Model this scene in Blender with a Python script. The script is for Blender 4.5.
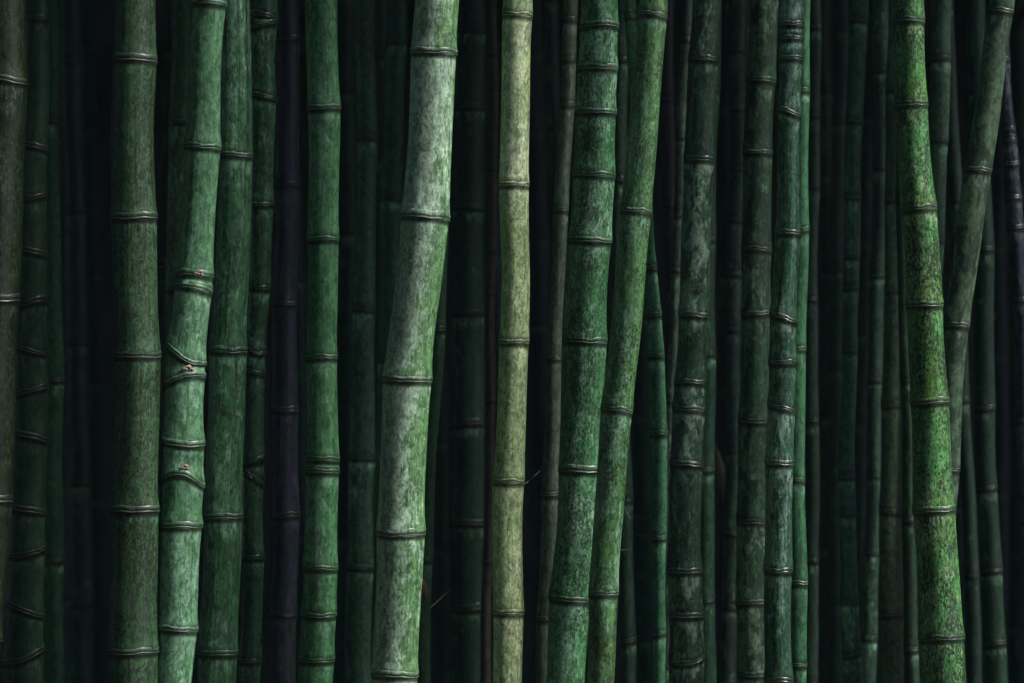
import bpy, math, random
import numpy as np
from mathutils import Vector
R = math.radians
for o in list(bpy.data.objects): bpy.data.objects.remove(o)
sc = bpy.context.scene
COL = sc.collection

# ------------------------------------------------------------------ camera
D = 7.0                    # camera to the front row of the grove
CZ = 1.75                  # eye height
S = 2.30 / 1024            # metres per pixel at the front row
cam_d = bpy.data.cameras.new('camera'); cam = bpy.data.objects.new('camera', cam_d); COL.objects.link(cam)
cam.location = (0, -D, CZ); cam.rotation_euler = (R(90), 0, 0)
cam_d.sensor_width = 36; cam_d.lens = 36 * D / 2.30
cam_d.clip_start = 0.1; cam_d.clip_end = 500
cam_d.dof.use_dof = True; cam_d.dof.focus_distance = D + 0.03; cam_d.dof.aperture_fstop = 2.2
sc.camera = cam

# ------------------------------------------------------------------ light
SUN_AZ, SUN_EL = 71, 46    # from the camera's right, in front of the grove
w = bpy.data.worlds.new('World'); sc.world = w; w.use_nodes = True
nt = w.node_tree; nt.nodes.clear()
sky = nt.nodes.new('ShaderNodeTexSky'); sky.sky_type = 'NISHITA'; sky.sun_disc = False
sd = Vector((math.sin(R(SUN_AZ)) * math.cos(R(SUN_EL)), -math.cos(R(SUN_AZ)) * math.cos(R(SUN_EL)), math.sin(R(SUN_EL))))
sky.sun_elevation = R(SUN_EL); sky.sun_rotation = math.atan2(sd.x, sd.y)
sky.air_density = 1.2; sky.dust_density = .5; sky.ozone_density = 3.0
bg = nt.nodes.new('ShaderNodeBackground'); bg.inputs[1].default_value = 0.085
wo = nt.nodes.new('ShaderNodeOutputWorld')
nt.links.new(sky.outputs[0], bg.inputs[0]); nt.links.new(bg.outputs[0], wo.inputs[0])
sl = bpy.data.lights.new('sun', 'SUN'); sl.energy = 5.0; sl.angle = R(18); sl.color = (1.0, 0.97, 0.90)
so = bpy.data.objects.new('sun', sl); COL.objects.link(so); so.location = (5, -8, 10)
so.rotation_euler = sd.to_track_quat('Z', 'Y').to_euler()
sc.view_settings.view_transform = 'Standard'; sc.view_settings.look = 'None'
sc.view_settings.exposure = 0.27; sc.view_settings.gamma = 1; sc.view_settings.use_curve_mapping = False
sc.render.engine = 'CYCLES'
sc.cycles.max_bounces = 5

# ------------------------------------------------------------------ helpers
def tag(o, label=None, cat=None, group=None, kind=None):
    if label: o['label'] = label
    if cat: o['category'] = cat
    if group: o['group'] = group
    if kind: o['kind'] = kind
    return o

def mesh_obj(name, verts, faces, mat, parent=None, smooth=True, attrs=None):
    me = bpy.data.meshes.new(name)
    me.from_pydata([tuple(v) for v in verts], [], faces)
    if smooth: me.polygons.foreach_set('use_smooth', [True] * len(me.polygons))
    for k, (typ, arr) in (attrs or {}).items():
        a = me.attributes.new(k, typ, 'POINT')
        a.data.foreach_set('vector' if typ == 'FLOAT_VECTOR' else 'value', np.asarray(arr, dtype=np.float32).ravel())
    me.materials.append(mat); me.update()
    o = bpy.data.objects.new(name, me); COL.objects.link(o)
    if parent is not None: o.parent = parent
    return o

class N:                                  # small node-tree writer
    def __init__(s, name):
        s.m = bpy.data.materials.new(name); s.m.use_nodes = True
        s.t = s.m.node_tree; s.t.nodes.clear()
        s.out = s.t.nodes.new('ShaderNodeOutputMaterial')
        s.b = s.t.nodes.new('ShaderNodeBsdfPrincipled'); s.t.links.new(s.b.outputs[0], s.out.inputs[0])
    def put(s, v, sock):
        if hasattr(v, 'is_output'): s.t.links.new(v, sock)
        elif isinstance(v, (tuple, list)) and len(v) == 3 and sock.type == 'RGBA': sock.default_value = (*v, 1)
        else: sock.default_value = v
    def attr(s, name, vec=True):
        n = s.t.nodes.new('ShaderNodeAttribute'); n.attribute_name = name
        return n.outputs['Vector' if vec else 'Fac']
    def scale(s, v, sc_, off=(0, 0, 0)):
        n = s.t.nodes.new('ShaderNodeMapping'); s.put(v, n.inputs[0])
        n.inputs['Scale'].default_value = sc_; n.inputs['Location'].default_value = off
        return n.outputs[0]
    def noise(s, v, scale=1, detail=3, rough=.55, dist=0):
        n = s.t.nodes.new('ShaderNodeTexNoise'); s.put(v, n.inputs['Vector'])
        n.inputs['Scale'].default_value = scale; n.inputs['Detail'].default_value = detail
        n.inputs['Roughness'].default_value = rough; n.inputs['Distortion'].default_value = dist
        return n.outputs[0]
    def ramp(s, f, a, b, lo=0., hi=1., smooth=True):
        n = s.t.nodes.new('ShaderNodeMapRange'); s.put(f, n.inputs[0])
        if smooth: n.interpolation_type = 'SMOOTHSTEP'
        for i, x in enumerate((a, b, lo, hi)): n.inputs[i + 1].default_value = x
        return n.outputs[0]
    def math(s, op, a, b=0.5, c=None):
        n = s.t.nodes.new('ShaderNodeMath'); n.operation = op
        s.put(a, n.inputs[0]); s.put(b, n.inputs[1])
        if c is not None: s.put(c, n.inputs[2])
        return n.outputs[0]
    def mix(s, f, a, b, mode='MIX'):
        n = s.t.nodes.new('ShaderNodeMix'); n.data_type = 'RGBA'; n.blend_type = mode
        s.put(f, n.inputs[0]); s.put(a, n.inputs[6]); s.put(b, n.inputs[7])
        return n.outputs[2]
    def bump(s, h, strength, dist, prev=None):
        n = s.t.nodes.new('ShaderNodeBump'); s.put(h, n.inputs['Height'])
        n.inputs['Strength'].default_value = strength; n.inputs['Distance'].default_value = dist
        if prev is not None: s.put(prev, n.inputs['Normal'])
        return n.outputs[0]

# style: base, base2 = green skin; bloom = pale waxy lichen; speck = dark speckle; moss = yellow green moss; dark = dark run marks
BLOOM = (.20, .39, .26)
def culm_material(base, base2, bloom=.3, speck=.3, moss=.0, streak=.3, rough=.42, bloomc=BLOOM, mossc=(.13, .19, .03), dark=.35, node=False, val=1.0, side=.06, crack=.35, blotch=.3):
    n = N('bamboo_node_skin' if node else 'bamboo_skin')
    p = n.attr('cyl'); na = n.attr('above', False); nb = n.attr('below', False); sg = n.attr('seg', False)
    fib = n.noise(n.scale(p, (240, 240, 8)), 1, 4, .65, .5)                 # long fibres
    run = n.noise(n.scale(p, (38, 38, 1.6), (3, 7, 1)), 1, 4, .6, .3)    # broad vertical tone
    cloud = n.noise(n.scale(p, (16, 16, 7), (9, 1, 4)), 1, 5, .62, .4)
    fine = n.noise(n.scale(p, (230, 230, 130), (1, 5, 2)), 1, 4, .65)
    mott = n.noise(n.scale(p, (62, 62, 34), (2, 8, 6)), 1, 5, .68, .6)
    c = n.mix(n.ramp(run, .35, .65), base, base2)
    c = n.mix(n.math('MULTIPLY', n.ramp(fib, .40, .62), streak * .55), c, tuple(min(1, x * 1.7 + .015) for x in base2))
    c = n.mix(n.math('MULTIPLY', n.ramp(fib, .52, .36), streak * .5), c, tuple(x * .5 for x in base))
    # pale bloom: patches broken up by mottling and fibres
    bl = n.math('ADD', n.math('MULTIPLY', cloud, .54), n.math('MULTIPLY', mott, .46))
    bl = n.math('ADD', bl, n.math('MULTIPLY', nb, .05))
    bl = n.math('ADD', bl, n.math('MULTIPLY', n.math('SUBTRACT', fib, .5), .2))
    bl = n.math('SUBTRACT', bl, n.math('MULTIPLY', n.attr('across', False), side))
    bl = n.math('ADD', bl, n.math('MULTIPLY', sg, .055))
    th = .60 - .17 * bloom
    blm = n.math('MULTIPLY', n.ramp(bl, th, th + .09), min(1, .4 + bloom * .5))
    bc = n.mix(n.ramp(fine, .38, .62), tuple(x * .74 for x in bloomc), tuple(min(1, x * 1.15) for x in bloomc))
    c = n.mix(blm, c, bc)
    # powder band just under each node, and a stained edge just above
    pw = n.math('MULTIPLY', n.math('MULTIPLY', n.ramp(nb, .2, .7), n.ramp(nb, .86, .7)), n.ramp(mott, .42, .62))
    c = n.mix(n.math('MULTIPLY', pw, .7), c, bloomc)
    # moss
    if moss > 0:
        mm = n.math('ADD', n.math('MULTIPLY', n.noise(n.scale(p, (11, 11, 4), (5, 5, 5)), 1, 3, .5), .6), n.math('MULTIPLY', fine, .4))
        c = n.mix(n.math('MULTIPLY', n.ramp(mm, .62 - .2 * moss, .70 - .2 * moss), .85), c, mossc)
    # dark run marks
    dk = n.noise(n.scale(p, (60, 60, 5), (4, 2, 9)), 1, 5, .7, .8)
    c = n.mix(n.math('MULTIPLY', n.ramp(dk, .56, .66), dark), c, (.012, .022, .010))
    # long weather cracks running the length of an internode, beaded with dirt
    ck = n.noise(n.scale(p, (75, 75, .7), (8, 4, 3)), 1, 2, .5)
    ckm = n.math('MULTIPLY', n.ramp(ck, .60, .645), n.ramp(mott, .40, .56))
    c = n.mix(n.math('MULTIPLY', ckm, crack), c, (.008, .014, .008))
    ck2 = n.noise(n.scale(p, (60, 60, .9), (2, 14, 7)), 1, 2, .5)
    c = n.mix(n.math('MULTIPLY', n.ramp(ck2, .62, .70), crack * .6), c, tuple(x * .75 for x in base2))
    # each internode has weathered a little differently, with old hard-edged stains
    bt = n.noise(n.scale(p, (30, 30, 15), (11, 2, 5)), 1, 4, .5, .6)
    c = n.mix(n.math('MULTIPLY', n.ramp(bt, .52, .545), blotch), c, (.016, .034, .022))
    c = n.mix(n.ramp(sg, -1, 1, .25, .0, False), c, tuple(x * .55 for x in base))
    # speckle
    sp = n.math('ADD', n.math('MULTIPLY', n.noise(n.scale(p, (210, 210, 120), (7, 3, 3)), 1, 4, .72, .5), .68),
                n.math('MULTIPLY', n.noise(n.scale(p, (20, 20, 9), (1, 1, 8)), 1, 3, .6), .32))
    ts = .60 - .095 * speck
    spm = n.math('MULTIPLY', n.ramp(sp, ts, ts + .022), .4 + .55 * min(1, speck))
    c = n.mix(spm, c, (.010, .018, .007))
    fl = n.noise(n.scale(p, (250, 250, 110), (3, 9, 5)), 1, 4, .7, .4)
    c = n.mix(n.math('MULTIPLY', n.ramp(fl, .57, .64), .08 + .3 * min(1, bloom)), c, tuple(min(1, x * 1.25) for x in bloomc))
    # stain above the node; shade in and under its grooves painted dark
    gr = n.math('MAXIMUM', n.ramp(na, .55, .95), n.ramp(nb, .72, .88))
    c = n.mix(n.math('MULTIPLY', gr, .85), c, (.008, .014, .008))
    c = n.mix(.85, c, n.mix(n.ramp(n.noise(n.scale(p, (80, 80, 48), (6, 2, 2)), 1, 5, .74, .9), .38, .58), (.38, .42, .39), (1.15, 1.12, 1.12)), 'MULTIPLY')
    if val != 1.0: c = n.mix(1.0, c, (val, val, val), 'MULTIPLY')
    if node:
        c = n.mix(.25, c, (.012, .022, .014))
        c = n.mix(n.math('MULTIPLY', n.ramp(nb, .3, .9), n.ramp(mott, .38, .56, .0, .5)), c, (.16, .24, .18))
    n.put(c, n.b.inputs['Base Color'])
    n.put(n.math('ADD', n.ramp(mott, .3, .7, rough - .1, rough + .2), n.math('MULTIPLY', blm, .15)), n.b.inputs['Roughness'])
    h = n.math('ADD', n.math('MULTIPLY', fib, .15), n.math('MULTIPLY', mott, 1.2))
    b = n.bump(h, .35, .0016)
    b = n.bump(n.math('SUBTRACT', fine, n.math('MULTIPLY', spm, .4)), .35 if not node else .7, .0008, b)
    n.put(b, n.b.inputs['Normal'])
    n.b.inputs['Specular IOR Level'].default_value = .4 if not node else .6
    if node:
        n.b.inputs['Coat Weight'].default_value = .7 if rough <= .35 else .2; n.b.inputs['Coat Roughness'].default_value = .26
    return n.m

def simple_material(name, a, b, scale=(40, 40, 40), rough=.7, bump=.3, dist=.002):
    n = N(name)
    tc = n.t.nodes.new('ShaderNodeTexCoord')
    f = n.noise(n.scale(tc.outputs['Object'], scale), 1, 5, .65)
    n.put(n.mix(n.ramp(f, .35, .65), a, b), n.b.inputs['Base Color'])
    n.b.inputs['Roughness'].default_value = rough
    n.put(n.bump(f, bump, dist), n.b.inputs['Normal'])
    return n.m

# ------------------------------------------------------------------ the setting
M_ground = simple_material('leaf_litter', (.030, .022, .014), (.09, .065, .035), (9, 9, 9), .9, 1, .05)
M_dark_backing = simple_material('dark_backing_tone', (.03, .035, .035), (.06, .07, .06), (3, 3, 3), .95, 1, .1)
tag(mesh_obj('ground', [(-250, -250, 0), (250, -250, 0), (250, 250, 0), (-250, 250, 0)], [(0, 1, 2, 3)], M_ground), kind='structure')

def dark_backing():                          # slope added for darkness behind the last culms, hiding the sky
    rnd = random.Random(5); nx, ny = 90, 26; v = []; f = []
    for j in range(ny):
        for i in range(nx):
            x = -22 + 44 * i / (nx - 1); t = j / (ny - 1)
            z = -.05 + 7.5 * t ** .8 + .35 * math.sin(x * .7 + 3 * t) * t + rnd.uniform(-.07, .07) * (t > 0)
            y = 6.0 + 5.5 * t + .5 * math.sin(x * .4) + rnd.uniform(-.1, .1)
            v.append((x, y, z))
    for j in range(ny - 1):
        for i in range(nx - 1):
            a = j * nx + i; f.append((a, a + 1, a + nx + 1, a + nx))
    return tag(mesh_obj('dark_backing_slope', v, f, M_dark_backing), kind='structure')
dark_backing()

def leaf_mass(name, n, box, L, W, mat, seed, droop=.5):
    rg = np.random.default_rng(seed)
    lo = np.array(box[0]); hi = np.array(box[1])
    # clumped centres
    k = max(8, n // 60)
    cl = lo + (hi - lo) * rg.random((k, 3))
    c = cl[rg.integers(0, k, n)] + rg.normal(0, .28, (n, 3))
    az = rg.random(n) * 2 * np.pi; el = -rg.random(n) * droop * 1.8 + .25
    d = np.stack([np.cos(az) * np.cos(el), np.sin(az) * np.cos(el), np.sin(el)], 1)
    s = np.cross(d, rg.normal(0, 1, (n, 3)) * [.5, .5, 0] + [0, 0, 1.5]); s /= np.linalg.norm(s, axis=1)[:, None]
    ll = (L * (.6 + .8 * rg.random(n)))[:, None]; ww = (W * (.6 + .8 * rg.random(n)))[:, None]
    v = np.stack([c, c + d * ll * .35 + s * ww, c + d * ll - [0, 0, .02], c + d * ll * .35 - s * ww], 1).reshape(-1, 3)
    me = bpy.data.meshes.new(name)
    me.vertices.add(4 * n); me.vertices.foreach_set('co', v.astype(np.float32).ravel())
    me.loops.add(4 * n); me.loops.foreach_set('vertex_index', np.arange(4 * n, dtype=np.int32))
    me.polygons.add(n); me.polygons.foreach_set('loop_start', np.arange(0, 4 * n, 4, dtype=np.int32))
    me.materials.append(mat); me.update(calc_edges=True); me.validate()
    o = bpy.data.objects.new(name, me); COL.objects.link(o)
    return o
M_leaf = simple_material('bamboo_leaf', (.035, .07, .02), (.07, .12, .03), (2, 2, 2), .5, 0, .001)
tag(leaf_mass('bamboo_foliage', 100000, ((-9, .1, 3.6), (9, 10, 7.0)), .34, .034, M_leaf, 3),
    'dense leafy bamboo canopy closing over the grove above the culms', 'foliage', kind='stuff')

# leaf masses added unseen to block sky fill; right side stays open
tag(leaf_mass('leaf_screen_over', 26000, ((-10, -15, 4.2), (9, -5.5, 8)), .55, .07, M_leaf, 8),
    'unseen leaf screen added overhead behind the viewer to dim the sky', 'foliage', kind='stuff')
tag(leaf_mass('leaf_screen_left', 22000, ((-7.5, -13, 0), (-2.4, -.6, 7)), .55, .07, M_leaf, 9),
    'leaf screen added out of view on the left to block sky light', 'foliage', kind='stuff')
tag(leaf_mass('leaf_screen_back', 16000, ((-7, -16, 0), (7, -10, 6)), .6, .08, M_leaf, 10),
    'unseen leaf wall added behind the viewer to hold back sky light', 'foliage', kind='stuff')

# ------------------------------------------------------------------ culm builder
def curve(xs, ys):
    xs = np.array(xs, float); ys = np.array(ys, float)
    m = np.zeros(len(xs))
    if len(xs) > 1:
        d = np.diff(ys) / np.diff(xs)
        m[1:-1] = (d[1:] + d[:-1]) / 2; m[0] = d[0]; m[-1] = d[-1]
    def f(x):
        x = np.asarray(x, float)
        i = np.clip(np.searchsorted(xs, x) - 1, 0, max(0, len(xs) - 2))
        if len(xs) == 1: return np.full_like(x, ys[0])
        h = xs[i + 1] - xs[i]; t = (x - xs[i]) / h
        tc = np.clip(t, 0, 1)
        v = (2*tc**3 - 3*tc**2 + 1) * ys[i] + (tc**3 - 2*tc**2 + tc) * h * m[i] + (-2*tc**3 + 3*tc**2) * ys[i+1] + (tc**3 - tc**2) * h * m[i+1]
        ex = np.where(t < 0, t * h * m[i], np.where(t > 1, (t - 1) * h * m[i + 1], 0))
        lim = .35
        return v + lim * np.tanh(ex / lim * .8)
    return f

NSEG = 44
TOP = 6.4
TH = np.linspace(0, 2 * np.pi, NSEG, endpoint=False)
CT, ST = np.cos(TH), np.sin(TH)

class Culm:
    def __init__(s, pts, nodes, Y, seed, flare=.045, ring=1.0, wob=1.3, lean_y=0.0):
        s.rg = random.Random(seed); rg = s.rg
        s.Y = Y; s.k = S * (D + Y) / D; s.seed = seed; s.flare = flare; s.ringk = ring; s.lean_y = lean_y
        pz = [CZ + (341.5 - p[0]) * s.k for p in pts][::-1]
        px = [(p[1] - 512) * s.k for p in pts][::-1]
        pw = [p[2] * s.k / 2 * .965 for p in pts][::-1]
        s.fx = curve(pz, px); s.fr0 = curve(pz, pw); s.rmin, s.rmax = min(pw), max(pw)
        nd = []
        for q in nodes:
            py, ti, ve = (q, 0, 0) if not isinstance(q, tuple) else (list(q) + [0, 0])[:3]
            nd.append([CZ + (341.5 - py) * s.k, (ti + rg.uniform(-.8, .8)) * s.k, (ve + rg.uniform(-.4, .4)) * s.k, True])
        nd.sort()
        gaps = [b[0] - a[0] for a, b in zip(nd, nd[1:])] or [.3]
        g = max(.1, sum(gaps[:2]) / len(gaps[:2])); g2 = max(.14, sum(gaps[-2:]) / len(gaps[-2:]))
        z = nd[0][0]
        while z > .25:
            z -= g * rg.uniform(.85, 1.05); g = max(g * .97, .09)
            if z > .06: nd.insert(0, [z, rg.uniform(-2, 2) * s.k, 0, False])
        z = nd[-1][0]
        while z < TOP:
            z += g2 * rg.uniform(.95, 1.1); nd.append([z, rg.uniform(-1, 1) * s.k, 0, False])
        s.nd = nd
        s.segv = [rg.uniform(-1, 1) for _ in range(len(s.nd) + 1)]
        s.off = (rg.uniform(-50, 50), rg.uniform(-50, 50), rg.uniform(-50, 50))
        s.ph = [rg.uniform(0, 6.28) for _ in range(6)]; s.wob = wob
    def r(s, z):
        z = np.asarray(z, float)
        v = np.clip(s.fr0(z), s.rmin * .8, s.rmax * 1.12)
        return v * np.clip(1 - (z - 3.2) * .13, .35, 1)
    def axis(s, z):
        z = np.asarray(z, float)
        x = s.fx(z) + .0022 * s.wob * np.sin(z * 7.3 + s.ph[0]) + .0012 * s.wob * np.sin(z * 17 + s.ph[1])
        y = s.Y + s.lean_y * (z - CZ) + .012 * s.wob * np.sin(z * 1.9 + s.ph[2]) + .004 * np.sin(z * 6 + s.ph[3])
        return np.stack([x, y, z], -1)
    def grid(s, zs, roff, warp, base_k=None):
        """rows at heights zs; roff[j] relative radius offset; warp[j, i] shift along the axis"""
        P = s.axis(zs); e = .004
        T = s.axis(zs + e) - s.axis(zs - e); T /= np.linalg.norm(T, axis=1)[:, None]
        V = np.cross(T, [1., 0, 0]); V /= np.linalg.norm(V, axis=1)[:, None]     # points to +y
        U = np.cross(V, T)
        rr = s.r(zs) * (1 + roff)
        oval = 1 + .018 * np.cos(2 * TH[None, :] + s.ph[4]) + .012 * np.sin(3 * TH[None, :] + zs[:, None] * 9 + s.ph[5])
        rr = rr[:, None] * oval
        p = P[:, None] + rr[..., None] * (CT[None, :, None] * U[:, None] + ST[None, :, None] * V[:, None]) + warp[..., None] * T[:, None]
        sgi = np.searchsorted(np.array([q[0] for q in s.nd]) - .0008, zs, side='right'); sval = np.array(s.segv)[np.clip(sgi, 0, len(s.segv) - 1)]
        s.last_seg = np.repeat(sval, NSEG)
        cyl = np.stack([rr * CT + s.off[0], rr * ST + s.off[1], zs[:, None] + warp + s.off[2] + 3.7 * sval[:, None]], -1)
        return p.reshape(-1, 3), cyl.reshape(-1, 3)
    def warp_at(s, zs):
        zn = np.array([n[0] for n in s.nd])
        w_ = np.array([-n[1] * CT + n[2] * (2 * CT ** 2 - 1) for n in s.nd])   # tilt, vee
        out = np.empty((len(zs), NSEG))
        for i in range(NSEG): out[:, i] = np.interp(zs, zn, w_[:, i])
        return out
    @staticmethod
    def faces(nr, closed=False):
        f = []
        for j in range(nr - 1):
            a = j * NSEG
            for i in range(NSEG):
                b = (i + 1) % NSEG
                f.append((a + i, a + b, a + NSEG + b, a + NSEG + i))
        return f
    def stem(s, mat, parent):
        zn = [n[0] for n in s.nd]; rows = {0.0, TOP}
        for z0, z1 in zip([0.] + zn, zn + [TOP]):
            z1 = min(z1, TOP)
            if z1 <= z0: continue
            m = 9 if .5 < z0 < 3.2 else 3
            for i in range(m + 1): rows.add(round(z0 + (z1 - z0) * i / m, 5))
        for z0 in zn:
            if z0 >= TOP: continue
            st = (.003, .006, .010, .015, .022, .032) if .5 < z0 < 3.2 else (.008, .025)
            for q in st: rows.add(round(z0 + q, 5)); rows.add(round(max(0, z0 - q), 5))
        zs = np.array(sorted(x for x in rows if 0 <= x <= TOP)); zs = zs[np.r_[True, np.diff(zs) > .0012]]
        zna = np.array(zn); j = np.abs(zs[:, None] - zna[None, :]).argmin(1); d = zs - zna[j]
        roff = s.flare * 1.25 * np.exp(-((d - .004) / .022) ** 2) + s.flare * .55 * np.exp(-(d / .07) ** 2)
        roff = roff - .03 * np.exp(-((d + .011) / .006) ** 2) * s.ringk           # pinch under the scar
        roff = roff + .006 * np.sin(zs * 31 + s.ph[1]) * s.wob
        v, cyl = s.grid(zs, roff, s.warp_at(zs))
        d = np.repeat(d, NSEG); ab = np.where(d >= -.0008, np.clip(1 - d / .045, 0, 1), 0); be = np.where(d < -.0008, np.clip(1 + d / .06, 0, 1), 0)
        f = s.faces(len(zs)); L = (len(zs) - 1) * NSEG
        f.append(tuple(range(NSEG))[::-1]); f.append(tuple(L + i for i in range(NSEG)))
        return mesh_obj('stem', v, f, mat, parent, True, {'cyl': ('FLOAT_VECTOR', cyl), 'above': ('FLOAT', ab), 'below': ('FLOAT', be), 'across': ('FLOAT', np.tile(CT, len(zs))), 'seg': ('FLOAT', s.last_seg)})
    def rings(s, mat, parent, zmin=.45, zmax=3.1):
        out = []
        for n in s.nd:
            z = n[0]
            if not (zmin < z < zmax): out.append(None); continue
            r0 = float(s.r(z)); q = min(1.1, max(.5, r0 / .05)) * s.rg.uniform(.55, .9)
            fl = s.flare * 1.8; rk = s.ringk * s.rg.uniform(.55, 1.05)
            prof = [(-.0034, -.06), (-.0030, .006), (-.0020, .026), (-.0008, .036), (.0004, .026), (.0014, .002), (.0030, -.006),
                    (.0050, .004), (.0075, .016), (.0105, .022), (.0140, .015), (.0180, .003), (.0200, -.06)]
            zs = np.array([z + a * q for a, _ in prof]); ro = np.array([fl * np.exp(-((a * q - .004) / .022) ** 2) + b * rk for a, b in prof])
            wz = s.warp_at(np.full(len(prof), z))
            jag = np.array([(.0009 * math.sin(3 * t + z * 70) + .0008 * math.sin(5 * t + s.ph[0] + z * 40) + .0005 * math.sin(11 * t + z * 90)) for t in TH])
            jr = np.array([.006 * math.sin(4 * t + z * 50 + s.ph[2]) + .004 * math.sin(9 * t + z * 110) for t in TH])
            v, cyl = s.grid(zs, ro, wz + jag)
            ctr = s.axis(zs); v = v.reshape(len(zs), NSEG, 3); v = ctr[:, None] + (v - ctr[:, None]) * (1 + jr[None, :, None] * np.array([0, 0, 1, 1, 1, 0, 0, .5, 1, 1, .5, 0, 0])[:, None, None]); v = v.reshape(-1, 3)
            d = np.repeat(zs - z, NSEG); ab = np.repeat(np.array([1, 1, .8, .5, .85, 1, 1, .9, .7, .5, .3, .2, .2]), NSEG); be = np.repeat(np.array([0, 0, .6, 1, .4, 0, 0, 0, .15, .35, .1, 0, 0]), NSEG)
            f = s.faces(len(zs)); L = (len(zs) - 1) * NSEG
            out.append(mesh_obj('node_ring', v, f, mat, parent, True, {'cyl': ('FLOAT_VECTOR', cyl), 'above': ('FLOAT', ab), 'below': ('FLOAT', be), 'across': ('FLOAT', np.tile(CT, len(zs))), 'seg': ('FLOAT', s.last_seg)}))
        return out
    def surface(s, z, cx, out=0.0):        # point on the camera side, cx = -1..1 across
        P = s.axis(np.array([z]))[0]; r_ = float(s.r(z)) * (1 + s.flare) + out
        th = -math.acos(max(-1, min(1, cx)))
        return Vector((P[0] + r_ * math.cos(th), P[1] + r_ * math.sin(th), z)), Vector((math.cos(th), math.sin(th), 0))

def tube(pts, rad, seg=7):
    v = []; f = []
    pts = [Vector(p) for p in pts]
    for j, p in enumerate(pts):
        t = (pts[min(j + 1, len(pts) - 1)] - pts[max(0, j - 1)]).normalized()
        u = t.orthogonal().normalized(); w_ = t.cross(u)
        for i in range(seg):
            a = 2 * math.pi * i / seg; v.append(p + (u * math.cos(a) + w_ * math.sin(a)) * rad[j])
    for j in range(len(pts) - 1):
        for i in range(seg):
            b = (i + 1) % seg; f.append((j*seg+i, j*seg+b, (j+1)*seg+b, (j+1)*seg+i))
    f.append(tuple(range(seg))[::-1]); f.append(tuple((len(pts)-1)*seg + i for i in range(seg)))
    return v, f

M_pale = simple_material('pale_scar', (.42, .46, .42), (.08, .10, .08), (500, 500, 500), .45, .8, .001)
M_bud = simple_material('bud_scar', (.46, .35, .30), (.10, .07, .05), (420, 420, 420), .55, .8, .001)
M_twig = simple_material('dry_twig', (.14, .12, .07), (.06, .06, .035), (60, 60, 60), .6, .5, .001)
M_husk = simple_material('dry_husk', (.24, .13, .07), (.06, .035, .022), (60, 60, 14), .7, .6, .002)

def bud(culm, z, cx, size, parent, seed, pale=False):
    """scar of a broken branch cluster: three low ragged lumps with hollow tips, pressed against the node"""
    rg = random.Random(seed); c0, nrm = culm.surface(z, cx, -.002)
    u = Vector((-nrm.y, nrm.x, 0)); up = (Vector((0, 0, 1)) + nrm * .5).normalized()
    v = []; f = []; m = 10
    prof = [(-.1, 1.25), (.3, 1.05), (.6, .8), (.72, .55), (.5, .3), (.35, .1)]
    for dx, dz, k in ((-.5, .0, .62), (.5, -.1, .58), (.05, .42, .66)):
        c = c0 + u * size * (dx + rg.uniform(-.15, .15)) + Vector((0, 0, size * dz)); q0 = len(v)
        for h, r_ in prof:
            for i in range(m):
                a = 2 * math.pi * i / m; q = size * k * r_ * (1 + rg.uniform(-.22, .22))
                v.append(c + nrm * size * h * k + u * q * math.cos(a) + up * q * .9 * math.sin(a))
        for j in range(len(prof) - 1):
            for i in range(m):
                b = (i + 1) % m; f.append((q0+j*m+i, q0+j*m+b, q0+(j+1)*m+b, q0+(j+1)*m+i))
        f.append(tuple(q0 + (len(prof)-1)*m + i for i in range(m)))
    return mesh_obj('branch_bud', v, f, M_pale if pale else M_bud, parent)

G_main = 'bamboo culms of the grove'
ALL = []
def make_culm(label, pts, nodes, Y, style, buds=(), flare=.045, ring=1.0, wob=1.0, group=G_main, seed=None, lean_y=0.):
    seed = seed if seed is not None else len(ALL) * 17 + 3
    c = Culm(pts, nodes, Y, seed, flare, ring, wob, lean_y); ALL.append(c)
    b = c.axis(np.array([0.0]))[0]
    root = bpy.data.objects.new('bamboo_culm', None); COL.objects.link(root)
    root.location = b; tag(root, label, 'bamboo', group); root.empty_display_size = .1
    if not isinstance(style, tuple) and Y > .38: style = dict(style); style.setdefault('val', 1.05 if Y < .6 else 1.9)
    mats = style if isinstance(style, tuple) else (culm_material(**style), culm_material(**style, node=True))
    parts = [c.stem(mats[0], root)]
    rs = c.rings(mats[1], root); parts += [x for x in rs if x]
    for (py, cx, size) in buds:
        z = CZ + (341.5 - py) * c.k
        i = min((abs(n[0] - z), k) for k, n in enumerate(c.nd) if rs[k])[1]
        o = bud(c, z, cx, size, rs[i], seed + int(py), size < .0065)
    for p in parts: p.matrix_parent_inverse = root.matrix_basis.inverted()
    return root, c, mats

def st(**k): return k
G1, G2 = (.045, .135, .050), (.085, .215, .080)
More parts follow.
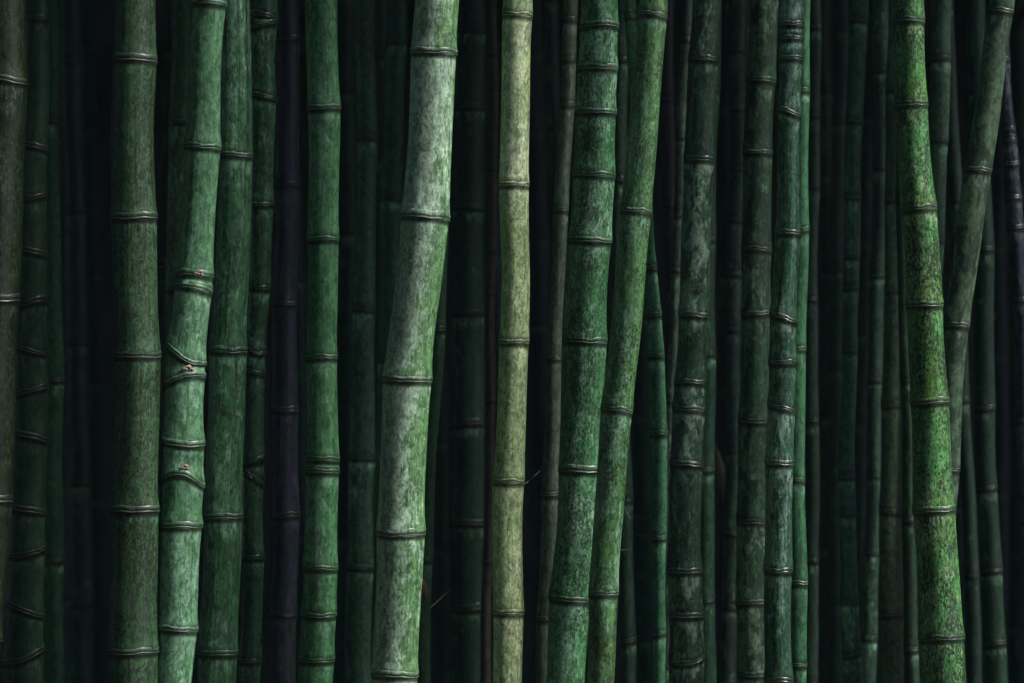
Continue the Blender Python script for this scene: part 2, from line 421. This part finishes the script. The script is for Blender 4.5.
# ---- (label, [(y, centre x, width)], nodes [(y, tilt, vee)], depth, style, extras)
front = [
 # left group
 ('thick moss spotted culm cut off by the left edge of the photo',
  [(0, 5, 46), (225, 0, 46), (453, -10, 46), (683, -24, 46)], [(81, 4), (301, -2), 500, 640], .0,
  st(val=.8, base=(.006, .014, .009), base2=(.014, .032, .018), bloom=.3, speck=1.25, moss=.6, mossc=(.045, .085, .016), dark=.95, crack=.9, rough=.4, bloomc=(.10,.15,.11)), (), dict(ring=1.2)),
 ('green culm with zigzag tilted nodes, second from the left edge',
  [(0, 36, 26), (225, 32, 32), (453, 28, 38), (683, 24, 43)],
  [19, (147, 3), (200, -4), (252, 4), (304, -5), (350, 6), (392, -5), (436, 3), (510, 3), (553, -4, 2), (608, 9), (657, -7, 2)], .26,
  st(base=(.014, .048, .024), base2=(.028, .08, .042), bloom=.15, speck=.3, dark=.4, bloomc=(.12,.2,.14)), (), dict(ring=1.0, flare=.05)),
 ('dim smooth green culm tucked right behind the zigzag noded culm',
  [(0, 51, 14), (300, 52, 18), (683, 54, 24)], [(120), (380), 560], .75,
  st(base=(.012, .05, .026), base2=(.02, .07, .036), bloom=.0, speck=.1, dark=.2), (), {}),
 ('broad dull green culm with black streaks beside the widest black gap on the left',
  [(0, 133, 43), (225, 134, 45), (453, 135.5, 46), (683, 132, 50)], [61, 218, 356, 511, 652], -.05,
  st(base=(.022, .065, .028), base2=(.045, .10, .045), bloom=.3, speck=.9, moss=.25, mossc=(.05, .07, .025), dark=.6, crack=.95, bloomc=(.09, .22, .11)), (), {}),
 ('slim shaded culm peeking out left of the bud scarred culm at the top',
  [(0, 182, 24), (230, 178, 24), (683, 171, 24)], [122, 290, 430, 590], .62,
  st(val=1.1, base=(.025, .07, .03), base2=(.045, .11, .05), bloom=.25, speck=.3), (), {}),
 ('pale green culm leaning right with wavy nodes and three reddish bud scars',
  [(0, 210, 32), (147, 201, 34), (277, 193, 35), (350, 187, 38), (453, 183, 41), (527, 180, 41), (630, 176, 38), (683, 173.5, 36)],
  [4, 147, 275, (289, 1, -1), (357, 10, 3), (380, -6, -2), (444, 3, 2), (479, 2, -5), 526, 629], .0,
  st(val=1.15, base=(.055, .16, .075), base2=(.10, .22, .115), bloom=.75, crack=.6, speck=.12, dark=.25, streak=.4),
  ((275, .32, .0105), (370, .25, .011), (468, .2, .010)), dict(flare=.07)),
 ('mid green culm streaked with grey, just right of the bud scarred culm',
  [(0, 236, 32), (155, 235, 34), (350, 229, 37), (517, 222, 38), (683, 217, 39)], [156, 351, 517, 653], .10,
  st(base=(.030, .11, .045), base2=(.055, .15, .07), bloom=.65, crack=.9, speck=.25, dark=.6, streak=.45), ((415, .7, .006),), {}),
 ('knobbly thin culm with bulging nodes beside the dark violet culm',
  [(0, 265, 27), (100, 263, 26), (230, 260, 23), (350, 256, 21), (453, 253, 22), (683, 249, 22)],
  [(17, 3), (27, -4), (97, 3), 205, 288, (351, 4, 2), (372, 2), (462, -6), (476, 8), 557, 661], .40,
  st(base=(.022, .075, .040), base2=(.045, .12, .065), bloom=.35, speck=.45, dark=.7, rough=.3), ((470, .5, .004), (20, .6, .005)), dict(flare=.09, ring=1.4)),
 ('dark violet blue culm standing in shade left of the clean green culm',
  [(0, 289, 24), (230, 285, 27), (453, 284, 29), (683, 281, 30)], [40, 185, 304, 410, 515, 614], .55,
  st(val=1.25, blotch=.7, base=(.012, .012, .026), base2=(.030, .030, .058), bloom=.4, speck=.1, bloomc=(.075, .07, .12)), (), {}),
 ('clean bright green culm with few marks, right of the dark violet culm',
  [(0, 322, 33), (120, 323, 32), (240, 323.5, 31), (453, 322, 32), (567, 320, 34), (683, 317, 35)], [109, 240, 358, (459, 0), (471, 0), 567], .14,
  st(base=(.040, .16, .060), base2=(.085, .23, .105), bloom=.5, speck=.0, dark=.12, streak=.35), (), {}),
 ('dim grey green culm in the gap between the clean green and the grey bloomed culm',
  [(0, 364, 21), (225, 366, 21), (453, 361, 26), (683, 359, 27)], [138, 309, 457, 567], .85,
  st(base=(.020, .055, .035), base2=(.04, .09, .055), bloom=.25, speck=.2, dark=.3), (), {}),
 ('blurred dark green culm just left of the grey bloomed culm at the top',
  [(0, 396, 22), (230, 391, 22), (683, 378, 22)], [41, 197, 360, 540], 1.0,
  st(base=(.015, .06, .035), base2=(.025, .085, .05), bloom=.05, speck=.05, dark=.2), (), {}),
 ('thickest culm, leaning right, coated in mottled grey bloom over green',
  [(0, 439, 44), (54, 434, 44.5), (150, 429, 45), (218, 423.5, 47), (290, 418.5, 46), (346, 412, 46), (380, 408, 47.5), (453, 404, 46.5), (533, 399.5, 47), (683, 395, 45)], [54, 218, 380, 533, 675], -.05,
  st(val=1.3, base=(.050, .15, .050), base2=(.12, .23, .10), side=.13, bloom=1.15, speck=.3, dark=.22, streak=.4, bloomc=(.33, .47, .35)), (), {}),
 ('slim dark green culm half hidden behind the right side of the grey bloomed culm',
  [(0, 446, 18), (300, 438, 18), (453, 428, 18), (683, 422, 18)], [120, 330, 559], .30,
  st(base=(.018, .065, .028), base2=(.03, .09, .04), bloom=.1, speck=.2), (), {}),
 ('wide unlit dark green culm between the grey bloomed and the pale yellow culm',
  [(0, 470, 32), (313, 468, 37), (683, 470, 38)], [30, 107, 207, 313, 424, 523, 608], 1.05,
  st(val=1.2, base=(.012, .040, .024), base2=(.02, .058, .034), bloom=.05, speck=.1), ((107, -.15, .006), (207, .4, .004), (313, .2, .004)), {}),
 ('very thin reddish brown culm just left of the straight pale culm',
  [(0, 492, 12), (300, 491, 11), (683, 486, 11)], [53, 168, 250, 292, 400, 560], .72,
  st(val=.7, base=(.06, .045, .045), base2=(.10, .08, .075), bloom=.1, speck=.3, bloomc=(.16, .13, .13)), (), {}),
 ('straight pale yellow green culm at the centre',
  [(0, 517.5, 29.5), (187, 515, 29.5), (342, 513.5, 29.5), (482, 509.5, 31), (683, 507, 30)], [16, 185, 342, 482, 613], .02,
  st(val=1.4, base=(.15, .21, .10), base2=(.26, .34, .17), bloom=.65, speck=.4, moss=.38, mossc=(.13, .15, .05), dark=.2, streak=.45, bloomc=(.45, .52, .35)), (), {}),
 ('thin grey brown culm leaning right, shaded between the pale yellow and the many ringed culm',
  [(0, 572, 14), (200, 561, 15), (340, 556, 14), (500, 549, 17), (683, 543, 16)], [20, 60, 105, 210, 358, 494, 618], .34,
  st(val=1.9, base=(.035, .05, .035), base2=(.06, .085, .06), bloom=.2, speck=.3, bloomc=(.16, .20, .16)), (), {}),
 ('speckled green culm with closely spaced upper nodes, fourth bright culm from the right',
  [(0, 600, 37), (115, 595, 40), (240, 590, 42), (340, 585.5, 43), (471, 580, 43), (599, 571, 42), (683, 566, 39)], [28, 70, 114, 176, 241, 341, 471, 599], .13,
  st(val=1.1, base=(.026, .12, .042), base2=(.055, .19, .075), bloom=.9, speck=.8, dark=.4, streak=.5), (), dict(flare=.045)),
 ('speckled yellow green culm leaning right across the many ringed culm',
  [(0, 653, 28), (100, 647, 30), (212, 636, 31), (410, 617, 31), (593, 604, 29), (683, 599, 28)], [(15, 2), 212, 410, 593], -.02,
  st(base=(.042, .13, .040), base2=(.085, .21, .065), bloom=.65, speck=.78, moss=.5, mossc=(.08, .15, .035), dark=.35), (), {}),
 ('dim slender culm seen in the narrow gap above the two crossing speckled culms',
  [(0, 622, 16), (230, 618, 16), (683, 630, 16)], [60, 180, 350, 500], .55,
  st(base=(.018, .05, .03), base2=(.03, .07, .045), bloom=.1, speck=.1), (), {}),
 ('faint purplish thin culm in the dark right of the leaning yellow green culm',
  [(0, 666, 15), (230, 669, 16), (683, 676, 15)], [100, 205, 330, 480], 1.2,
  st(val=.9, base=(.035, .022, .04), base2=(.06, .04, .065), bloom=.1, speck=.2, bloomc=(.15, .13, .16)), ((100, -.2, .0045), (205, .3, .005)), {}),
 ('bowed green culm with four nodes low between the leaning yellow green and mottled grey culm',
  [(0, 630, 14), (200, 644, 15), (315, 653, 18), (400, 658.5, 18), (500, 658, 17), (600, 659, 13), (683, 660, 13)], [100, 200, 268, 315, 356, 434, 538], .42,
  st(val=1.4, base=(.025, .10, .055), base2=(.045, .15, .08), bloom=.15, speck=.05, dark=.15), ((268, -.3, .005),), {}),
 ('thin pale edged culm touching the left side of the mottled grey green culm',
  [(0, 688, 11), (137, 682, 11), (340, 673, 11), (683, 664, 11)], [40, 137, 215, 270, 400], .62,
  st(val=1.2, base=(.04, .06, .045), base2=(.07, .10, .075), bloom=.25, speck=.3), (), {}),
 ('dark mottled culm with grey flecks, right of the bowed green culm',
  [(0, 706, 30), (160, 700, 31), (340, 692, 32), (500, 686, 34), (683, 685, 36)], [60, 160, 316, 383, 410, 465, 571, 615, (660, -3, 2)], .34,
  st(base=(.015, .048, .030), base2=(.032, .080, .048), bloom=.65, blotch=.75, rough=.32, speck=.35, dark=.5, bloomc=(.24, .38, .28)), ((465, .3, .005), (571, .3, .005), (615, .4, .004), (160, -.2, .004)), dict(flare=.05)),
 ('smooth dim green culm just behind the right side of the dark mottled culm',
  [(0, 714, 16), (300, 706, 18), (683, 706, 20)], [90, 240, 354, 470, 600], .70,
  st(val=1.05, base=(.015, .055, .032), base2=(.025, .08, .045), bloom=.0, speck=.05), (), {}),
 ('thin spotted culm in deep shade, third from the knobbly glossy culm leftwards',
  [(0, 739, 19), (230, 736, 16), (683, 729, 17)], [50, 108, 168, 220, 274, 330, 450], .80,
  st(val=1.05, base=(.022, .055, .035), base2=(.04, .085, .055), bloom=.4, blotch=.8, speck=.5, bloomc=(.18, .25, .20)), (), {}),
 ('blotchy grey green culm directly left of the glossy knobbly culm',
  [(0, 763, 28), (230, 757, 29), (453, 754, 31), (683, 753, 33)], [81, 153, 250, 314, 421, 522, 603, 675], .45,
  st(base=(.018, .060, .030), base2=(.036, .095, .046), bloom=.7, blotch=.85, speck=.45, dark=.4, bloomc=(.18, .29, .20)), ((81, .7, .005), (153, .5, .005), (250, .6, .004), (314, .7, .004), (603, .6, .005), (675, .4, .005)), {}),
 ('glossy dark bluish green culm with knobbly top nodes and two scarred stubs',
  [(0, 791, 24), (100, 790, 23), (230, 788, 25), (340, 781.5, 27), (453, 779.5, 28), (683, 778, 28)],
  [25, 39, 59, (113, 4), 234, (319, 5), 363, (408, 3), 463, 570, 680], .08,
  st(base=(.016, .058, .042), base2=(.05, .14, .08), bloom=.6, speck=.3, dark=.95, streak=.7, bloomc=(.28, .44, .36), rough=.3), ((113, -.1, .006), (317, -.1, .007), (407, -.5, .006)), dict(flare=.07, ring=1.3)),
 ('thin vivid green culm close behind the glossy knobbly culm',
  [(0, 805, 14), (230, 800, 16), (340, 798, 17), (683, 796, 19)], [90, 230, 349, 480, 583, 664], .24,
  st(base=(.025, .11, .045), base2=(.04, .15, .065), bloom=.05, speck=.02, dark=.05), (), {}),
 ('thin dim culm right of the vivid thin green culm',
  [(0, 815, 14), (230, 812, 14), (683, 811, 15)], [27, 115, 186, 300, 420, 560], .85,
  st(val=0.95, base=(.020, .055, .035), base2=(.035, .08, .05), bloom=.15, speck=.2), (), {}),
 ('blurred thin green culm standing free in the dark left of the right hand bright culm',
  [(0, 859, 19), (120, 855, 17), (230, 852, 16), (340, 849, 15), (453, 847, 16), (600, 849, 18), (683, 852, 19)], [20, 121, 197, 256, 287, 350, 476, 512, 600], .72,
  st(base=(.018, .065, .040), base2=(.03, .095, .055), bloom=.15, speck=.05), (), {}),
 ('faint straight culm second to the left of the bright right hand culm',
  [(0, 881, 18), (230, 879, 16), (453, 874, 15), (683, 869, 17)], [70, 167, 275, 380, 475, 552], 1.05,
  st(base=(.018, .045, .032), base2=(.03, .065, .045), bloom=.15, speck=.1), (), {}),
 ('dull grey green culm widening downward beside the bright right hand culm',
  [(0, 896, 16), (230, 893, 17), (400, 891.5, 21), (550, 891, 24), (683, 890, 26)], [90, 200, 291, 405, 511, 614], .66,
  st(base=(.030, .050, .030), base2=(.05, .08, .045), bloom=.2, speck=.3, bloomc=(.14, .18, .13)), (), {}),
 ('very thin dark culm hugging the lower left of the bright right hand culm',
  [(0, 899, 12), (453, 908, 13), (683, 914, 15)], [200, 380, 520, 650], .50,
  st(val=0.7, base=(.018, .055, .026), base2=(.03, .075, .035), bloom=.05, speck=.2), (), {}),
 ('bright mossy green culm bending right toward its foot, rightmost of the bright ones',
  [(0, 910, 32), (105, 911.5, 33), (209, 918, 36), (305, 925, 37), (400, 931, 38.5), (511, 935, 42), (638, 941, 45), (683, 944, 47)], [21, 105, 209, 305, 402, 511, 638], .0,
  st(val=1.3, base=(.038, .16, .045), base2=(.085, .26, .08), bloom=.45, crack=.7, speck=1.05, moss=.55, mossc=(.09, .21, .025), dark=.3, bloomc=(.28, .38, .22)), (), {}),
 ('dim culm behind the upper right side of the bright mossy bending culm',
  [(0, 943, 20), (100, 940, 20), (230, 934, 20), (683, 926, 20)], [58, 140, 240, 400], .60,
  st(base=(.025, .055, .035), base2=(.045, .085, .05), bloom=.25, speck=.2), (), {}),
 ('pale grey green culm leaning strongly right near the right edge',
  [(0, 1003, 24), (100, 988, 26), (170, 977, 27), (230, 970, 27), (325, 958.5, 25), (453, 948, 24), (683, 936, 24)], [12, 170, 326, 470], .28,
  st(base=(.055, .105, .06), base2=(.09, .16, .09), bloom=.6, blotch=.8, speck=.25, dark=.3, bloomc=(.22, .29, .22)), (), {}),
 ('dark green culm crossing behind the leaning grey green culm',
  [(0, 976, 20), (200, 982, 20), (400, 984, 21), (560, 990, 22), (683, 995, 24)], [90, 250, 408, 488, 570], .75,
  st(val=.95, base=(.016, .05, .028), base2=(.026, .07, .038), bloom=.1, speck=.1), (), {}),
 ('slim dark culm at lower right between the bright mossy culm and its dark green neighbour',
  [(0, 948, 14), (453, 965, 15), (560, 970, 15), (683, 974, 16)], [200, 400, 575], .90,
  st(val=0.85, base=(.016, .045, .028), base2=(.026, .06, .038), bloom=.1, speck=.1), (), {}),
 ('bluish violet knobbly thin culm at the right edge',
  [(0, 1003, 10), (100, 1007, 12), (165, 1010, 16), (230, 1014, 17), (300, 1018, 16), (453, 1025, 16), (683, 1034, 16)], [60, 130, 141, 165, 198, 228, 300, 420], .52,
  st(val=.7, base=(.014, .016, .036), base2=(.026, .03, .06), bloom=.55, speck=.3, bloomc=(.18, .19, .25), rough=.3), (), dict(flare=.09, ring=1.3)),
]
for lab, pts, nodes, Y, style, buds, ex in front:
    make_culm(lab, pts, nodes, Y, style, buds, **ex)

# ---- culms deeper in the grove, each with its own bend; three bark tones shared
rnd = random.Random(21)
deep_styles = []
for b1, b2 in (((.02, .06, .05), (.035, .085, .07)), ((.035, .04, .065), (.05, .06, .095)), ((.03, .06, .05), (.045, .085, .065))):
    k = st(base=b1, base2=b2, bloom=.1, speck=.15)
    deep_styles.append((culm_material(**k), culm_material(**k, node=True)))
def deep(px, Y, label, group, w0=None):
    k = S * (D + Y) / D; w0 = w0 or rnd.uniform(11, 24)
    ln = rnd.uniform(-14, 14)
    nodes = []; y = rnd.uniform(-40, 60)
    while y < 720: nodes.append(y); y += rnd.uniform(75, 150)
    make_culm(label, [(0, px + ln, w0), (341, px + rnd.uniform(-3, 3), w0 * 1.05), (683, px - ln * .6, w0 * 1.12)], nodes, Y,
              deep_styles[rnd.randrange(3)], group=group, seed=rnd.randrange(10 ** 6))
DEEP = [
 (64, 'leftmost faint culm deep in the dark gap right of the zigzag noded culm'),
 (78, 'middle faint culm of three deep in the wide black gap on the left'),
 (96, 'faint deep culm closest to the broad dull green culm in the wide black gap'),
 (160, 'dark deep culm in the slit between the broad dull green and bud scarred culms'),
 (205, 'dark culm deep behind the bud scarred culm, mostly hidden'),
 (248, 'dark culm deep behind the knobbly thin culm, mostly hidden'),
 (300, 'dark deep culm in the slit between the dark violet and clean green culms'),
 (345, 'dark deep culm just right of the clean bright green culm'),
 (384, 'dark deep culm in the slit left of the blurred dark green culm'),
 (440, 'dark culm deep behind the thickest grey bloomed culm, mostly hidden'),
 (498, 'dark culm deep behind the left edge of the pale yellow green culm'),
 (540, 'faint deep culm in the dark gap just right of the pale yellow green culm'),
 (560, 'faint deep culm behind the thin grey brown leaning culm'),
 (596, 'dark culm deep behind the many ringed speckled culm, mostly hidden'),
 (640, 'faint deep culm left of the bowed green culm in the dark'),
 (690, 'dark culm deep behind the dark mottled culm, mostly hidden'),
 (725, 'faint deep culm in the black gap right of the dark mottled culm'),
 (745, 'faint deep culm between the thin spotted culm and the blotchy grey green culm'),
 (785, 'dark culm deep behind the glossy knobbly culm, mostly hidden'),
 (826, 'left one of two faint culms in the black gap right of the vivid thin culm'),
 (838, 'right one of two faint culms in the black gap beside the blurred free standing culm'),
 (866, 'faint deep culm just right of the blurred thin free standing culm'),
 (920, 'dark culm deep behind the bright mossy bending culm, mostly hidden'),
 (955, 'faint deep culm right of the bright mossy bending culm near the top'),
 (1000, 'faint deep culm in the dark right of the leaning grey green culm'),
 (1018, 'faint deep culm behind the bluish violet culm at the right edge'),
]
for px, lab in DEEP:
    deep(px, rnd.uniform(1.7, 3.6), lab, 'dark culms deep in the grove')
SIDE_L = 'shaded culm of the grove standing beyond the side of the view'
k_ = 0
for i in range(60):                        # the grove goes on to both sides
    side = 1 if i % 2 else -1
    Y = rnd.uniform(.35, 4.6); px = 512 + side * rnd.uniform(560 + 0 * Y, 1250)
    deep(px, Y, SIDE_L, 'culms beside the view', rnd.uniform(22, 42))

# ------------------------------------------------------------------ damp air
def haze():
    x0, x1, y0, y1, z0, z1 = -14, 14, -17, 13, -1, 11
    v = [(x, y, z) for z in (z0, z1) for y in (y0, y1) for x in (x0, x1)]
    f = [(0, 2, 3, 1), (4, 5, 7, 6), (0, 1, 5, 4), (2, 6, 7, 3), (0, 4, 6, 2), (1, 3, 7, 5)]
    m = bpy.data.materials.new('haze_air'); m.use_nodes = True; t = m.node_tree; t.nodes.clear()
    o_ = t.nodes.new('ShaderNodeOutputMaterial'); p = t.nodes.new('ShaderNodeVolumePrincipled')
    p.inputs['Color'].default_value = (.45, .80, 1, 1); p.inputs['Density'].default_value = .0011
    t.links.new(p.outputs[0], o_.inputs['Volume'])
    return tag(mesh_obj('haze', v, f, m, None, False), kind='stuff')
haze()

# ------------------------------------------------------------------ small things caught among the culms
def P(px, py, Y): k = S * (D + Y) / D; return Vector(((px - 512) * k, Y, CZ + (341.5 - py) * k))
def twig(label, pts, r0, r1, name='twig', mat=M_twig):
    n = len(pts); pp = [P(*p) for p in pts]; base = pp[0].copy()
    v, f = tube([p - base for p in pp], [r0 + (r1 - r0) * i / (n - 1) for i in range(n)])
    o = mesh_obj(name, v, f, mat); o.location = base
    return tag(o, label, 'twig')
twig('pale bare twig poking out left of the pale yellow culm', [(501, 409, -.01), (493, 413, .0), (482, 420, .04)], .0012, .0007)
twig('upper short broken stub on the right side of the broad speckled culm', [(155, 262, .27), (163, 259, .24), (172, 258, .22)], .0022, .0014)
twig('lower short broken stub on the right side of the broad speckled culm', [(156, 268, .27), (164, 267, .24), (171, 265, .22)], .0020, .0014)
twig('thin brown twig in the dark low right of the grey bloomed culm', [(430, 608, .45), (440, 599, .50), (452, 588, .6)], .0016, .0008)
twig('fine twig stuck out left of the bowed green culm low down', [(650, 537, .42), (641, 535, .42), (632, 536, .42)], .0010, .0006)
twig('short fine twig below the right of the leaning yellow green culm', [(614, 549, .06), (622, 550, .12), (631, 549, .2)], .0008, .0005)
twig('fine twig in shade right of the foot of the pale yellow culm', [(524, 485, .05), (532, 478, .2), (540, 471, .3)], .0012, .0007)
twig('loose pale fibre hanging along the knobbly thin culm', [(243, 472, .33), (243.5, 500, .33), (243, 530, .33), (244.5, 556, .33)], .0008, .0006, 'hanging_fibre')

def husk(label, px, py, Y, L, W, rot, seed, mat=None):
    rg = random.Random(seed); v = []; f = []; n, m = 12, 6
    for sgn in (0, 1):
        for j in range(n):
            t = j / (n - 1); wd = W * math.sin(math.pi * min(1, t * .9 + .08)) ** .7
            for i in range(m):
                a = (i / (m - 1) - .5) * 2
                v.append((a * wd, -.25 * W * (1 - a * a) + .3 * L * (t - .5) ** 2 + (.0012 if sgn else 0), (t - .5) * L + rg.uniform(-1, 1) * .001))
    q = n * m
    for j in range(n - 1):
        for i in range(m - 1):
            a = j * m + i; f.append((a, a + 1, a + m + 1, a + m)); f.append((q + a, q + a + m, q + a + m + 1, q + a + 1))
    o = mesh_obj('dry_husk', v, f, mat or M_husk); o.location = P(px, py, Y); o.rotation_euler = (.1, R(rot), .3)
    return tag(o, label, 'dry leaf')
twig('thin broken twig leaning against the knobbly thin culm below its top node', [(272, 262, .38), (268, 248, .34), (262, 238, .3)], .0014, .0008)
twig('faint leaning twig in the dark between the thin purplish and bowed green culms', [(662, 330, .9), (668, 300, .8), (677, 268, .8)], .0014, .0009)
twig('faint thin twig slanting in the dark right of the leaning grey green culm', [(985, 352, .7), (992, 330, .65), (996, 312, .6)], .0014, .0009)
husk('small orange brown dry husk at the lower right edge of the grey bloomed culm', 423, 587, .10, .055, .009, -18, 3)
husk('long faint brown dry sheath hanging in the dark between the smooth dim and blotchy culms', 722, 480, 1.0, .22, .016, -14, 4, simple_material('old_sheath', (.05, .04, .04), (.02, .018, .02), (60, 60, 10)))
